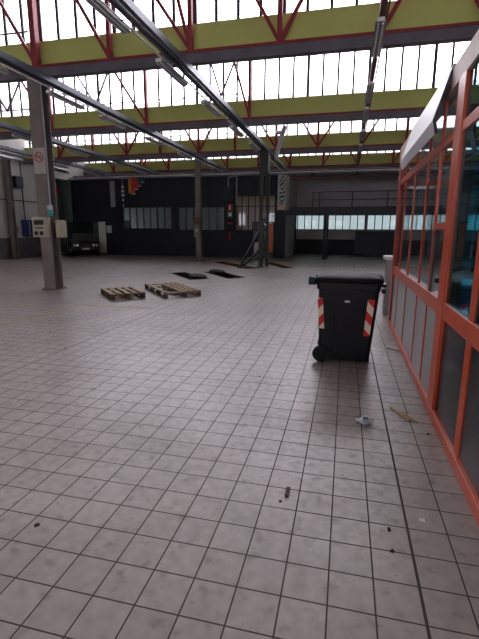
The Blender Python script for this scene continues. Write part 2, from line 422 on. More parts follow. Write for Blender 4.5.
# ------------------------------------------------------------------ roof: sheds, glazing, fascias
b = MB()
for y0, y1 in zip(ALL_Y, ALL_Y[1:]):
    v = [b.bm.verts.new(p) for p in ((XL, y0 + 0.25, ZG0 - 0.17), (XR, y0 + 0.25, ZG0 - 0.17), (XR, y1 + 0.32, ZG1), (XL, y1 + 0.32, ZG1))]
    b.bm.faces.new(v)
    v = [b.bm.verts.new(p) for p in ((XL, y0 + 0.25, ZG0 - 0.04), (XR, y0 + 0.25, ZG0 - 0.04), (XR, y1 + 0.32, ZG1 + 0.12), (XL, y1 + 0.32, ZG1 + 0.12))]
    b.bm.faces.new(v)
struct('ceiling', b, 'ceiling', 'sloping pale roof lining between the glazed strips')
ordn = ['', '', '', 'nearest', 'second', 'third', 'farthest', '']
for i, y in enumerate(ALL_Y[:-1]):
    b = MB().box(XL, XR, y + 0.14, y + 0.24, 5.48, ZG0)
    struct('trim_%d' % (10 + i), b, 'yellow')
    g = MB().box(XL, XR, y + 0.20, y + 0.206, ZG0, ZG1)
    w = struct('window_%d' % (20 + i), g, 'roofglass')
    f = MB(); k = 0
    x = XL + 0.35
    while x < XR:
        t = 0.10 if k % 4 == 0 else 0.07
        f.box(x - t / 2, x + t / 2, y + 0.16, y + 0.20, ZG0, ZG1); x += 0.5; k += 1
    f.build('glazing_bars', 'mullion', w)
    if 3 <= i <= 6:
        p = MB()
        for xa, xb in ((-17.9, -12.3), (-11.4, -8.3), (-7.7, -4.2)) if i > 3 else ((-17.9, -8.2),):
            p.tube([(xa, y + 0.05, 6.3), (xb, y + 0.05, 6.3)], 0.022, 6)
            x = xa + 0.2
            while x < xb: p.tube([(x, y + 0.05, 6.12), (x, y + 0.05, 6.3)], 0.014, 6); x += 1.6
        p.build('sill_rail', 'chord', w)

# ------------------------------------------------------------------ trusses
def truss(y, label, verts, diags, dark=()):
    t = empty('roof_truss', (0, y, 5.22), label, 'truss', 'red roof trusses')
    Z0, Z1 = 0.0, 2.66
    MB().box(XL + 0.02, XR - 0.02, -0.1, 0.1, Z0, Z0 + 0.20).build('bottom_chord', 'chord', t)
    MB().box(XL + 0.02, XR - 0.02, -0.12, 0.10, Z0 + 0.20, Z0 + 0.26).build('chord_flange', 'red', t)
    MB().box(XL + 0.02, XR - 0.02, -0.07, 0.07, Z1 - 0.12, Z1).build('top_chord', 'red', t)
    for x in verts:
        h = 0.075 if x == verts[4] and y < 10 else 0.05
        MB().box(x - h, x + h, -h, h, Z0 + 0.26, Z1 - 0.12).build('vertical', 'red', t)
    for x, dx in diags:
        MB().bar((x, 0, Z0 + 0.28), (x + dx, 0, Z1 - 0.1), 0.075, 0.06, up=(0, 1, 0)).build('diagonal', 'red', t)
    for x, dx in dark:
        MB().bar((x, 0.02, 1.05), (x + dx, 0.02, Z1 - 0.1), 0.06, 0.05, up=(0, 1, 0)).build('wind_brace', 'mullion', t)
    return t
truss(8.57, 'red roof truss nearest overhead, crossing the top of the near column', [-16, -14, -12, -10, -8, -6, -4, -2, 0.05, 2, 4, 6, 8],
      [(x, -1.35) for x in (-16, -14, -12, -10, -8, -6, -2, 2)] + [(-4, -0.6), (-4, -1.6), (-2, 1.35), (0.05, 1.35), (4, 1.35), (6, 1.35)])
truss(14.4, 'second nearest red roof truss, between the near column and the far one', [-16, -12, -7.9, -3.95, 4, 8],
      [(-12, -1.5), (-7.9, -1.5), (-3.95, -0.7), (4, 1.5), (8, -1.5)], [(-10, -1), (-10, 0.8), (-5, -.5), (-5, .7), (-14, -1), (-14, 1)])
truss(20.3, 'third red roof truss, resting on the slim far column', [-16, -13.9, -11.9, -10, -7.9, -6, -3.95, -1.95, 2, 4, 8],
      [(-11.9, -1.5), (-11.9, 1.5), (-7.9, -1.5), (-7.9, 1.5), (-3.95, -1.5), (-3.95, .8), (-1.95, -1.5), (-1.95, 1.5), (0.05, 1.5), (4, 1.5), (-16, 1.5)])
truss(26.1, 'farthest red roof truss, above the dark rear rooms', [-16, -14, -12, -10, -8, -6, -4, -2, 0, 2, 4, 6, 8],
      [(x, 1.35 if (x // 2) % 2 else -1.35) for x in range(-16, 9, 2)])
truss(2.73, 'red roof truss overhead behind the viewer, off the picture', [-16, -12, -8, -4, 0, 4, 8], [(-12, 1.4), (-4, 1.4), (4, 1.4)])

# ------------------------------------------------------------------ columns
def column(x, y, label, z1=5.22, w=0.30):
    t = empty('steel_column', (x, y, 0), label, 'column', 'steel columns under the trusses')
    h = w / 2
    MB().box(-h, h, -h, -h + 0.022, 0, z1).build('front_flange', 'column', t)
    MB().box(-h, h, h - 0.022, h, 0, z1).build('rear_flange', 'column', t)
    MB().box(-0.012, 0.012, -h + 0.022, h - 0.022, 0, z1).build('web', 'column', t)
    b = MB().box(-h - 0.05, h + 0.05, -h - 0.05, h + 0.05, 0, 0.02)
    for sx in (-1, 1):
        for sy in (-1, 1): b.tube([(sx * (h + .02), sy * (h + .02), 0.02), (sx * (h + .02), sy * (h + .02), 0.05)], 0.012, 6)
    b.build('base_plate', 'pitedge', t)
    MB().box(-h - 0.03, h + 0.03, -h, h, z1 - 0.02, z1 - 0.001).build('cap_plate', 'chord', t)
    return t
column(-8.05, 8.60, 'grey steel column standing nearest, with sign and switch boxes', w=0.34)
column(-7.95, 20.3, 'slim grey steel column beyond the pallets, before the dark windows', w=0.25)
column(-18.1, 18.75, 'dark steel column against the pale side wall', w=0.26)
tag(MB().tube([(-7.86, 8.47, 2.2), (-7.86, 8.47, 3.3), (-7.87, 8.47, 5.1)], 0.018, 8).build('cable_conduit', 'pipe'), 'thin pale conduit running up the near column', 'pipe')
# no smoking sign
def torus_y(b, c, R, r, n=28):
    b.tube([(c[0] + R * math.cos(a), c[1], c[2] + R * math.sin(a)) for a in [2 * math.pi * k / n for k in range(n + 1)]], r, 6, cap=False)
t = empty('no_smoking_sign', (-8.03, 8.42, 3.27), 'white no smoking sign with red ring, high on the near column', 'sign')
MB().box(-0.17, 0.17, -0.008, 0.0, -0.30, 0.32).build('sign_plate', 'sign', t)
b = MB(); torus_y(b, (0, -0.012, 0.10), 0.115, 0.014); b.bar((-0.08, -0.014, 0.18), (0.08, -0.014, 0.02), 0.022, 0.008, up=(0, 1, 0)); b.build('prohibition_ring', 'signred', t)
b = MB().box(-0.08, 0.04, -0.016, -0.008, 0.092, 0.112); b.box(0.045, 0.06, -0.016, -0.008, 0.092, 0.112).box(0.045, 0.06, -0.016, -0.008, 0.118, 0.15); b.build('cigarette_symbol', 'black', t)
# switch boxes
t = empty('switch_box', (-8.07, 8.36, 1.64), 'cream electrical switch box with dark window on front of the near column', 'electrical box')
MB().box(-0.22, 0.22, -0.11, 0.06, -0.25, 0.25).build('box_body', 'cream', t, bevel=0.012)
MB().box(-0.15, 0.13, -0.122, -0.11, 0.06, 0.18).build('meter_window', 'black', t)
for x in (-0.1, 0.06): MB().box(x - 0.05, x + 0.05, -0.14, -0.11, -0.2, -0.1).build('socket', 'black', t, bevel=0.01)
MB().box(-0.12, 0.12, -0.118, -0.11, -0.04, 0.0).build('label_strip', 'pitedge', t)
t = empty('switch_box', (-7.72, 8.52, 1.60), 'narrow cream switch box on the shaded flank of the near column', 'electrical box')
MB().box(-0.02, 0.10, -0.08, 0.22, -0.22, 0.22).build('box_body', 'cream', t, bevel=0.012)
MB().box(-0.12, -0.02, -0.02, 0.12, -0.24, 0.16).build('isolator_switch', 'black', t, bevel=0.01)
t = empty('soap_dispenser', (-7.80, 8.36, 1.92), 'teal and white bottle standing on top of the cream switch box', 'dispenser')
MB().tube([(0, 0, 0), (0, 0, .02), (0, 0, 0.13), (0, 0, 0.16)], [0.06, .07, .07, .04], 12).build('bottle_body', 'teal', t, smooth=True)
MB().tube([(0, 0, 0.16), (0, 0, 0.27)], [0.075, 0.07], 12).build('bottle_top', 'greytop', t)

# ------------------------------------------------------------------ ceiling rails and lights
def rail(x, y0, y1, label, z=5.02, w=0.24):
    t = empty('trunking_rail', (x, y0, z), label, 'rail', 'ceiling trunking rails')
    L = y1 - y0; h = w / 2
    MB().box(-h, -h + 0.08, 0, L, -0.05, 0.08).build('left_channel', 'rail', t)
    MB().box(h - 0.08, h, 0, L, -0.05, 0.08).build('right_channel', 'rail', t)
    MB().tube([(0, 0, 0.02), (0, L, 0.02)], 0.028, 8).build('bright_pipe', 'pipe', t)
    MB().tube([(-h - 0.03, 0, 0.05), (-h - 0.03, L, 0.05)], 0.036, 8).build('side_conduit', 'pipe', t)
    MB().tube([(-h - 0.16, 0, 0.0), (-h - 0.16, L, 0.0)], 0.02, 8).build('thin_conduit', 'white', t)
    k = 0.6
    b = MB()
    while k < L: b.box(-h - .17, h, k - .03, k + .03, 0.08, 0.10); b.box(-h - .17, -h - .15, k - .02, k + .02, 0, .09); k += 1.5
    b.build('cross_ties', 'rail', t)
    for ty in ALL_Y:
        if y0 < ty < y1: MB().bar((0, ty - y0, 0.08), (0, ty - y0, 0.20), 0.05, 0.05).build('hanger', 'chord', t)
    return t
rail(-7.45, 1.2, 24.1, 'long trunking rail passing in front of the near column top')
rail(-3.98, 1.2, 24.1, 'long trunking rail overhead, running to the dark mast')
rail(-11.9, 1.2, 24.1, 'trunking rail beyond the near column, second from the side wall')
rail(-15.0, 1.2, 24.1, 'trunking rail closest to the pale side wall')
proto = None
def light(x, y, L, label, group, z=4.86):
    t = empty('fluorescent_light', (x, y, z), label, 'light', group)
    MB().prism([(-0.085, 0.0), (-0.05, 0.07), (0.05, 0.07), (0.085, 0.0)], 0, L, 'y').build('housing', 'fixture', t)
    MB().box(-0.06, 0.06, -0.01, 0, 0, .06).build('end_cap', 'white', t)
    for s in (-1, 1): MB().tube([(s * 0.035, 0.03, -0.02), (s * 0.035, L - 0.03, -0.02)], 0.014, 8).build('tube', 'tube', t)
    for yy in (0.25, L - 0.25): MB().bar((0, yy, 0.06), (0.10, yy, 0.095), 0.014).build('bracket', 'chord', t)
    return t
nums = ['nearest', 'second', 'third', 'fourth', 'fifth', 'sixth']
for k, y in enumerate((4.55, 7.3, 10.1, 12.9, 15.7, 19.6)):
    light(-4.22, y, 1.45, 'unlit fluorescent batten under the rail to the mast, %s from the viewer' % nums[k], 'unlit battens of the rail to the dark mast')
for k, y in enumerate((5.7, 8.5, 10.8, 13.9, 17.0, 20.5)):
    light(-7.68, y, 1.45, 'unlit fluorescent batten under the rail by the near column, %s from the viewer' % nums[k], 'unlit battens of the rail by the near column')
for k, y in enumerate((12.4, 15.5, 18.6, 21.5)):
    light(-12.12, y, 1.45, 'unlit fluorescent batten under the rail beyond the near column, %s of its row' % nums[k], 'unlit battens of the rail beyond the near column')
for k, y in enumerate((15.2, 18.4, 21.5)):
    light(-15.22, y, 1.45, 'unlit fluorescent batten under the rail by the side wall, %s of its row' % nums[k], 'unlit battens of the rail by the side wall')
t = empty('light_rail', (-0.02, 3, 5.0), 'slim dark red rail overhead carrying the single row of lights', 'rail')
MB().box(-0.05, 0.05, 0, 21, 0.06, 0.15).build('rail_profile', 'brownred', t)
MB().tube([(0.08, 0, 0.1), (0.08, 21, 0.1)], 0.018, 6).build('cable_pipe', 'red', t)
for k, y in enumerate((3.9, 6.75, 9.9, 12.0, 14.8, 17.3)):
    light(-0.04, y, 1.5, 'unlit fluorescent batten on the slim dark red rail, %s from the viewer' % nums[k], 'unlit battens on the slim dark red rail', z=4.94)

# pipes along the top of the dark front
for z, m, lb, yy, r in ((4.86, 'pipe', 'pale pipe along the top edge of the dark front', 24.18, 0.06), (5.0, 'brownred', 'brown red pipe above the pale pipe over the dark front', 24.6, 0.07)):
    tag(MB().tube([(XL + 0.15, yy, z), (XR - 0.1, yy, z)], r, 10).build('service_pipe', m), lb, 'pipe')
t = empty('pipe_gantry', (2, 25.2, 4.9), 'brown steel beams with pipes above the raised platform', 'beam')
MB().box(-5.9, 6.9, -0.1, 0.1, 0.18, 0.30).build('upper_beam', 'brownred', t)
MB().box(-5.9, 6.9, 0.3, 0.45, -0.22, -0.08).build('lower_beam', 'brownred', t)
for x in (-4.5, -2, 0.5, 3): MB().box(x - .1, x + .1, -0.1, 0.4, -0.1, 0.2).build('bracket', 'chord', t)
# exhaust duct hanging beyond the dark mast
tag(MB().tube([(-3.72, 19, 4.75), (-3.68, 19, 5.0), (-3.52, 19, 5.6), (-3.42, 19, 5.95), (-3.36, 19, 6.12), (-3.40, 19.2, 6.2), (-3.55, 20.1, 6.2), (-3.92, 20.26, 6.2)], 0.09, 12).build('exhaust_duct', 'duct', smooth=True), 'pale bent exhaust duct hanging by the top of the dark mast', 'duct')

# ------------------------------------------------------------------ dark mast with braces
t = empty('lifting_mast', (-3.97, 17.4, 0), 'tall black double mast with slanted braces standing between the pits', 'mast')
MB().box(-0.17, -0.02, -0.08, 0.10, 0, 4.95).build('upright', 'black', t)
MB().box(0.06, 0.18, 0.35, 0.47, 0, 4.95).build('upright', 'black', t)
MB().box(-0.18, 0.19, -0.09, 0.48, 4.0, 4.9).build('head_box', 'black', t)
MB().box(-0.14, 0.15, 0.0, 0.45, 2.0, 2.1).build('cross_tie', 'black', t)
MB().bar((-0.1, 0, 1.62), (-0.86, -0.72, 0.05), 0.10).build('brace', 'black', t)
MB().bar((-0.1, 0.05, 0.8), (-0.80, -0.45, 0.05), 0.09).build('brace', 'black', t)
MB().bar((0.05, 0.3, 3.9), (-0.28, 0.1, 1.2), 0.07).build('brace', 'black', t)
MB().box(-0.95, -0.70, -0.8, -0.35, 0, 0.05).build('foot_plate', 'black', t)
MB().box(-0.25, 0.02, -0.15, 0.2, 0, 0.04).build('foot_plate', 'black', t)

# ------------------------------------------------------------------ raised platform
t = empty('raised_platform', (-1.5, 23.7, 0), 'dark blue steel platform with railing in front of the far wall', 'platform')
X0, X1, D = -2.35, 10.3, 5.6
MB().box(X0 + 0.2, X1, 0, 0.12, 2.48, 2.93).build('edge_beam', 'navy_steel', t)
MB().box(X0, X0 + 2.4, -0.02, 0.1, 2.50, 2.68).build('edge_beam', 'navy_steel', t)
MB().box(X0, X1, 0.1, D, 2.72, 2.80).build('deck', 'navy_steel', t)
for x in (-0.13, 4.2, 8.6):
    MB().box(x - 0.07, x + 0.07, 0, 0.14, 0, 2.5).build('post', 'navy_steel', t)
    MB().box(x + 0.10, x + 0.20, 0.5, 0.64, 0, 2.7).build('post', 'navy_steel', t)
    MB().box(x - 0.12, x + 0.12, -0.05, 0.2, 0, 0.015).build('foot_plate', 'navy_steel', t)
MB().box(X0, X0 + .12, 4.5, 4.62, 0, 2.7).build('post', 'navy_steel', t)
for z in (3.32, 3.74): MB().tube([(-0.86, 0.05, z), (X1, 0.05, z)], 0.028, 8).build('handrail', 'navy_steel', t)
for k in range(6):
    x = -0.84 + (0, 0.36, 2.15, 4.0, 5.85, 7.7)[k]
    MB().box(x - 0.03, x + 0.03, 0.02, 0.08, 2.93, 3.76).build('baluster', 'navy_steel', t)
# dark cabinets/counter under the platform
t = empty('dark_cabinet', (1.3, 29.4, 0), 'tall dark blue cabinet under the platform against the far wall', 'cabinet')
MB().box(-1.1, 1.4, -0.25, 0.3, 0, 1.62).build('cabinet_body', 'navy_steel', t)
for x in (-1.07, -.24, .59): MB().box(x, x + 0.78, -0.275, -0.25, 0.08, 1.58).build('cabinet_door', 'navy_steel', t)

# white leaning panel and fittings on the dark front
t = empty('hanging_banner', (-4.30, 24.28, 2.8), 'tall white banner with black script lettering beside the platform', 'banner')
MB().box(-0.14, 0.34, -0.02, 0.0, 0.0, 1.98).build('cloth', 'greytop', t)
cu = MB()
strokes = [[(-.12, 1.5), (.1, 1.9), (.22, 1.75), (.0, 1.45), (-.1, 1.3)], [(-.1, 1.35), (.15, 1.5), (.2, 1.3), (-.05, 1.15)], [(-.05, 1.2), (.2, 1.1), (.05, .95), (-.1, 1.0)],
           [(-.12, .9), (.2, 1.0), (.2, .8), (-.1, .75)], [(-.1, .7), (.15, .75), (.2, .6), (0, .5), (-.12, .6)], [(-.1, .4), (.2, .5), (.1, .3), (-.1, .35)]]
for s_ in strokes: cu.tube([(a + .08, -0.03, z) for a, z in s_], 0.03, 6)
cu.build('black_script', 'black', t)
MB().box(-0.14, .34, -0.03, -0.02, 0.02, 0.3).build('tan_strip', 'beige', t)
t = empty('white_board', (-16.0, 24.2, 0), 'tall white board standing by the parked car', 'board')
MB().box(-0.25, 0.25, -0.02, 0.02, 0.1, 2.12).build('board', 'white', t)
MB().box(-0.28, 0.28, -0.06, 0.06, 0, 0.1).build('foot', 'chord', t)
t = empty('wall_box', (-15.5, 24.22, 1.65), 'small white box on the dark front right of the white board', 'electrical box')
MB().box(-0.17, 0.17, -0.05, 0.05, -0.24, 0.24).build('box_body', 'greytop', t, bevel=0.01); MB().box(-0.1, 0.1, -0.06, -0.05, -0.02, 0.12).build('box_label', 'whitewall', t)
tag(MB().box(-15.28, -14.96, 24.2, 24.28, 3.05, 4.65).build('pale_panel', 'pale_panel', bevel=0.01), 'narrow grey vertical panel high on the dark front', 'panel')
t = empty('pixel_flag', (-13.45, 24.284, 4.34), 'stepped red, orange and blue emblem high on the dark front', 'emblem')
cells = {'flag_orange': [(-.55, -.35, -.45, .55)], 'flag_red': [(-.35, -.1, -.48, .55), (-.1, .12, -.2, .55)], 'flag_blue': [(.12, .34, 0.0, .55), (.34, .55, .22, .55)], 'greytop': [(-.35, -.08, -.53, -.46), (-.1, .12, -.26, -.2), (.12, .34, -.05, .0), (.34, .55, .17, .22)]}
for m, L in cells.items():
    b = MB()
    for a0, a1, z0, z1 in L: b.box(a0, a1, -0.03, 0.0, z0, z1)
    b.build({'flag_orange': 'orange_patch', 'flag_red': 'red_patch', 'flag_blue': 'blue_patch', 'greytop': 'white_edging'}[m], m, t)
t = empty('wall_lettering', (-14.42, 24.299, 3.9), 'small white vertical lettering on the dark front below the emblem', 'lettering')
b = MB()
for z, w_ in ((.85, .04), (.6, .05), (.4, .16), (.15, .2), (-.1, .2), (-.4, .12), (-.75, .06)): MB().box(-w_ / 2, w_ / 2, -.02, 0, z - .1, z + .06).build('letter', 'greytop', t)
t = empty('fire_point_sign', (-7.33, 24.299, 2.7), 'red and green safety sign on the dark post between windows', 'sign')
MB().box(-0.16, 0.16, -0.02, 0, 0.08, 0.45).build('red_panel', 'signred', t); MB().box(-0.04, 0.04, -0.03, -0.02, 0.14, 0.4).build('white_symbol', 'white', t)
MB().box(-0.16, 0.16, -0.02, 0, -0.34, 0.05).build('green_panel', 'signgreen', t); MB().box(-0.1, 0.1, -0.03, -0.02, -0.25, -0.05).build('white_symbol', 'white', t)
MB().box(-0.16, 0.16, -0.02, 0, -0.72, -0.62).build('red_strip', 'signred', t)
t = empty('fire_extinguisher', (-7.33, 24.22, 1.05), 'red fire extinguisher hung below the safety sign', 'extinguisher')
MB().tube([(0, 0, 0), (0, 0, .03), (0, 0, .38), (0, 0, .45)], [.06, .08, .08, .03], 12).build('cylinder', 'signred', t, smooth=True)
MB().tube([(0, 0, .45), (0, 0, .52)], .025, 8).build('valve', 'black', t); MB().tube([(0.02, 0, .5), (.1, 0, .42), (.11, 0, .15)], .012, 6).build('hose', 'black', t)
t = empty('service_riser', (-6.95, 24.18, 2.93), 'pale pipe dropping down the dark front beside a dark box', 'pipe')
MB().tube([(-.45, 0, 1.2), (-.45, 0, 1.75), (-.2, 0, 1.82), (0.06, 0, 1.82), (0.06, 0, 0.8), (0.06, 0, 0.2)], 0.045, 8).build('riser', 'pipe', t)
MB().box(-.75, -.15, -.1, .1, .45, 1.2).build('control_box', 'navy_steel', t)
t = empty('meter_box', (-7.97, 20.08, 1.3), 'pale rusty meter box on the slim far column', 'electrical box')
MB().box(-.13, .17, -.12, .06, -.05, .58).build('box_body', 'column', t, bevel=.01); MB().box(-.08, .1, -.13, -.12, .2, .4).build('door', 'cream', t); MB().box(-.14, .14, -.08, .04, .6, .95).build('rust_bracket', 'pitedge', t)
# side wall fittings
tag(MB().box(XL, XL + 0.35, 19.15, 19.7, 3.85, 4.45).build('loudspeaker', 'black', bevel=0.02), 'dark box speaker high on the pale side wall', 'speaker')
t = empty('blue_board', (XL + .045, 20.2, 1.65), 'dark blue notice board on the pale side wall', 'board')
MB().box(-.01, 0.03, -.6, .65, -.45, .48).build('board', 'blueboard', t); MB().box(.03, .035, -.05, 0, -.4, .4).build('cable', 'greytop', t)
t = empty('socket_box', (XL, 18.95, 1.6), 'grey junction box on the pale side wall beside the blue board', 'electrical box')
MB().box(0, .15, -.2, .25, -.2, .2).build('box_body', 'chord', t, bevel=.01); MB().tube([(.08, 0, .2), (.08, 0, 2.4)], .03, 6).build('conduit', 'chord', t)
tag(MB().box(XL - .6, XL - .5, 22.5, 23.9, 3.85, 4.3).build('red_sign', 'signred'), 'small red sign high on the grey green sheet above the parked car', 'sign')
MBs = bpy.data.objects['red_sign']
MB().box(XL - .5, XL - .495, 22.9, 23.5, 4.03, 4.12).build('white_text_bar', 'greytop', MBs)

# ------------------------------------------------------------------ parked car
t = empty('parked_car', (-17.3, 23.9, 0), 'dark old saloon car parked in the corner bay', 'car', rz=math.radians(38))
def car(t):
    # local: +x forward? length along y (front at -y), width along x
    W2, L2 = 0.83, 2.15
    prof = [(-L2, .42), (-L2 - .02, .62), (-L2 + .05, .80), (-L2 + .95, .90), (-L2 + 1.55, 1.33), (-L2 + 2.75, 1.36), (-L2 + 3.35, .98), (L2, .93), (L2, .45), (L2 - .1, .28), (-L2 + .15, .28)]
    body = [(-L2, .42), (-L2 - .02, .62), (-L2 + .05, .82), (-L2 + .95, .90), (-L2 + 3.35, .96), (L2, .93), (L2, .45), (L2 - .1, .26), (-L2 + .15, .26)]
    MB().prism(body, -W2, W2, 'x').build('car_body', 'carpaint', t, bevel=.05)
    rings = []
    def cab(y0, y1, w, z): return [(-w, y0, z), (w, y0, z), (w, y1, z), (-w, y1, z)]
    MB().loft([cab(-L2 + 1.0, -L2 + 3.35, .74, .9), cab(-L2 + 1.55, -L2 + 2.85, .60, 1.30)]).build('greenhouse', 'carglass', t)
    MB().loft([cab(-L2 + 1.5, -L2 + 2.9, .62, 1.28), cab(-L2 + 1.6, -L2 + 2.8, .57, 1.36)]).build('roof', 'carpaint', t, bevel=.03)
    MB().box(-W2 - .02, W2 + .02, -L2 - .1, -L2 + .1, .38, .52).build('bumper', 'black', t, bevel=.02)
    MB().box(-.35, .35, -L2 - .05, -L2, .6, .74).build('grille', 'black', t)
    for s in (-1, 1):
        for x in (.46, .66): MB().tube([(s * x, -L2 - .06, .67), (s * x, -L2, .67)], .075, 12).build('headlamp', 'chrome', t)
        for y in (-1.35, 1.3):
            w = MB().tube([(s * .66, y, .31), (s * .86, y, .31)], .31, 20).build('wheel', 'rubber', t)
            MB().tube([(s * .84, y, .31), (s * .87, y, .31)], .17, 14).build('hub_cap', 'chrome', w)
    MB().box(-.22, .22, -L2 - .12, -L2 - .1, .40, .50).build('number_plate', 'greytop', t)
car(t)

# ------------------------------------------------------------------ glazed orange office cabin
t = empty('glazed_office', (0.4, 2.4, 0), 'orange framed glazed office partition with pale and dark lower panels', 'office partition')
def P(name, m, x0, x1, y0, y1, z0, z1, bevel=0):
    return MB().box(x0 - 0.4, x1 - 0.4, y0 - 2.4, y1 - 2.4, z0, z1).build(name, m, t, bevel=bevel)
YN, YE = -1.0, 6.35
x0, x1 = 0.40, 0.47
P('base_rail', 'orange', .375, x1, YN, YE, 0, .09, .004)
P('mid_rail', 'orange', x0 - .015, x1, YN, YE, .88, 1.01, .004)
P('upper_rail', 'orange', x0 - .01, x1, YN, YE, 2.30, 2.38, .004)
P('top_fascia', 'beige', x0 - .02, x1, YN, YE, 2.72, 2.90, .004)
P('main_post', 'orange', x0 - .02, x1 + .03, 2.30, 2.52, 0, 2.73, .004)
P('main_post', 'orange', x0 - .01, x1 + .03, .30, .42, 0, 2.73, .004)
P('corner_post', 'red_orange', .378, .50, 6.1, 6.30, 0, 2.73, .004)
for y, w in ((1.55, .11), (-.35, .09)):
    P('mullion', 'orange', x0 - .004, .45, y - w / 2, y + w / 2, 0.05, 2.72)
for y, w in ((3.70, .04), (4.6, .04), (5.5, .04)):
    P('mullion', 'orange', x0 - .003, .42, y - w / 2, y + w / 2, 0.05, 2.72)
P('mullion', 'orange', x0 - .003, .42, 3.06, 3.10, .05, 2.72)
P('open_sash_edge', 'orange_dark', x0 - .001, x1 - .03, 2.98, 3.05, 1.01, 1.60)
P('transom', 'orange', x0 - .008, x1, 2.52, 3.08, 1.59, 1.65)
P('latch', 'black', x0 - .04, x0, 2.56, 2.62, 1.14, 1.18)
bays = [(-1.0, -.35), (-.3, .30), (.42, 1.5), (1.6, 2.3), (2.52, 3.05), (3.1, 3.68), (3.72, 4.58), (4.62, 5.48), (5.52, 6.2)]
for a, c in bays:
    dark = c < 2.4
    P('lower_panel', 'dark_panel' if dark else 'pale_panel', .405, .415, a, c, .09, .88)
    gm = 'teal_glass' if dark else 'clear_glass'
    P('glass_pane', gm, .404, .408, a, c, 1.01, 2.30)
    P('upper_pane', gm, .404, .408, a, c, 2.38, 2.72)
# far end of the office
def E(name, m, xa, xb, z0, z1, ya=6.3, yb=6.36): return P(name, m, xa, xb, ya, yb, z0, z1)
E('end_rail', 'orange', .5, 3.6, .88, 1.0); E('end_rail', 'orange', .5, 3.6, 2.30, 2.38); E('end_rail', 'orange', .5, 3.6, 2.66, 2.76); E('end_rail', 'orange', .5, 3.6, 0, .09)
for x in (1.2, 1.9, 2.6, 3.3): E('end_mullion', 'orange', x - .03, x + .03, 0, 2.7)
E('end_lower_panel', 'pale_panel', .5, 3.6, .09, .88, 6.32, 6.34)
E('end_pane', 'clear_glass', .5, 3.6, 1.0, 2.66, 6.325, 6.33)
P('rear_partition', 'whitewall', 3.6, 3.68, YN, 6.36, 0, 2.9)
P('near_partition', 'whitewall', .47, 3.6, YN, YN + .06, 0, 2.9)
# tilted white panel hung on the cabin top
t = empty('tilted_panel', (0.38, 2.8, 2.9), 'long white tilted panel hung on the top edge of the orange office', 'panel')
prof = [(0.0, 0.03), (-.125, -.40), (-.10, -.51), (-.085, -.50), (-.108, -.40), (.015, .03)]
MB().prism(prof, 0, 2.25, 'y').build('sheet', 'flap', t)
MB().prism([(a + (.004 if i < 3 else .012), z) for i, (a, z) in enumerate(prof)], -.012, 0, 'y').build('dark_edge', 'edge', t)
MB().bar((0.0, .2, .0), (.03, .2, -.1), .03).build('bracket', 'edge', t)
MB().bar((0.0, 1.9, .0), (.03, 1.9, -.1), .03).build('bracket', 'edge', t)
# counter inside the office
t = empty('service_counter', (1.6, 3.9, 0), 'teal blue counter with rounded grey top inside the orange office', 'counter')
MB().box(-.80, .9, -.3, .25, 0, .98).build('counter_front', 'blue_counter', t, bevel=.02)
MB().box(-.84, .94, -.36, .3, .98, 1.02).build('counter_top', 'greytop', t, bevel=.015)
t = empty('office_cabinet', (2.6, 5.7, 0), 'dark teal cabinet standing at the back inside the office', 'cabinet')
MB().box(-.5, .5, -.25, .25, 0, 1.35).build('cabinet_body', 'blue_counter', t, bevel=.01)
for x in (-.48, .01): MB().box(x, x + .47, -.27, -.25, .05, 1.3).build('cabinet_door', 'blue_counter', t)
# low white pillar past the office corner
t = empty('low_pillar', (0.43, 7.2, 0), 'low cream pillar with white cap just past the orange office corner', 'pillar')
MB().box(-.07, .07, -.10, .20, 0, 1.05).build('pillar_shaft', 'pale_panel', t); MB().box(-.11, .13, -.15, .28, 1.05, 1.12).build('pillar_cap', 'white', t, bevel=.01)

# ------------------------------------------------------------------ wheelie bin
def rrect(x0, x1, y0, y1, r, z, n=4):
    pts = []
    for cx, cy, a0 in ((x1 - r, y1 - r, 0), (x0 + r, y1 - r, 90), (x0 + r, y0 + r, 180), (x1 - r, y0 + r, 270)):
        for k in range(n + 1):
            a = math.radians(a0 + 90 * k / n); pts.append((cx + r * math.cos(a), cy + r * math.sin(a), z))
    return pts
t = empty('wheeled_bin', (-0.335, 4.0, 0), 'black two wheeled refuse bin with red and white corner stripes', 'bin', rz=math.radians(-3))
MB().loft([rrect(-.315, .285, -.24, .24, .04, .03), rrect(-.32, .29, -.25, .25, .05, .10), rrect(-.345, .355, -.305, .305, .05, .93),
           ]).build('bin_body', 'plastic', t)
MB().loft([rrect(-.36, .36, -.33, .33, .05, .90), rrect(-.37, .37, -.335, .335, .05, .99), rrect(-.35, .35, -.32, .32, .05, .99)]).build('rim', 'plastic', t, bevel=.006)
lid = []
for z, g in ((.985, 0.0), (1.02, 0.01), (1.045, -.03), (1.062, -.12), (1.068, -.24)):
    lid.append(rrect(-.385 - g, .385 + g, -.345 - g, .345 + g, max(.05 + g, .03), z + 0))
MB().loft(lid).build('lid', 'lid', t, smooth=True)
b = MB()
for y in (-.2, .2): b.tube([(-.36, y, .97), (-.43, y, 1.0), (-.44, y, .98)], .022, 8)
b.tube([(-.44, -.27, .985), (-.44, .27, .985)], .02, 10); b.box(-.43, -.36, -.30, .30, .955, .985)
b.build('handle_bar', 'plastic', t)
MB().box(-.46, -.38, -.33, -.27, .95, 1.045).build('hinge_block', 'plastic', t, bevel=.012)
MB().box(.36, .43, -.16, .16, .93, .965).build('front_lip', 'plastic', t, bevel=.01)
MB().box(.37, .42, -.32, -.25, .88, .93).build('side_grip', 'plastic', t, bevel=.01)
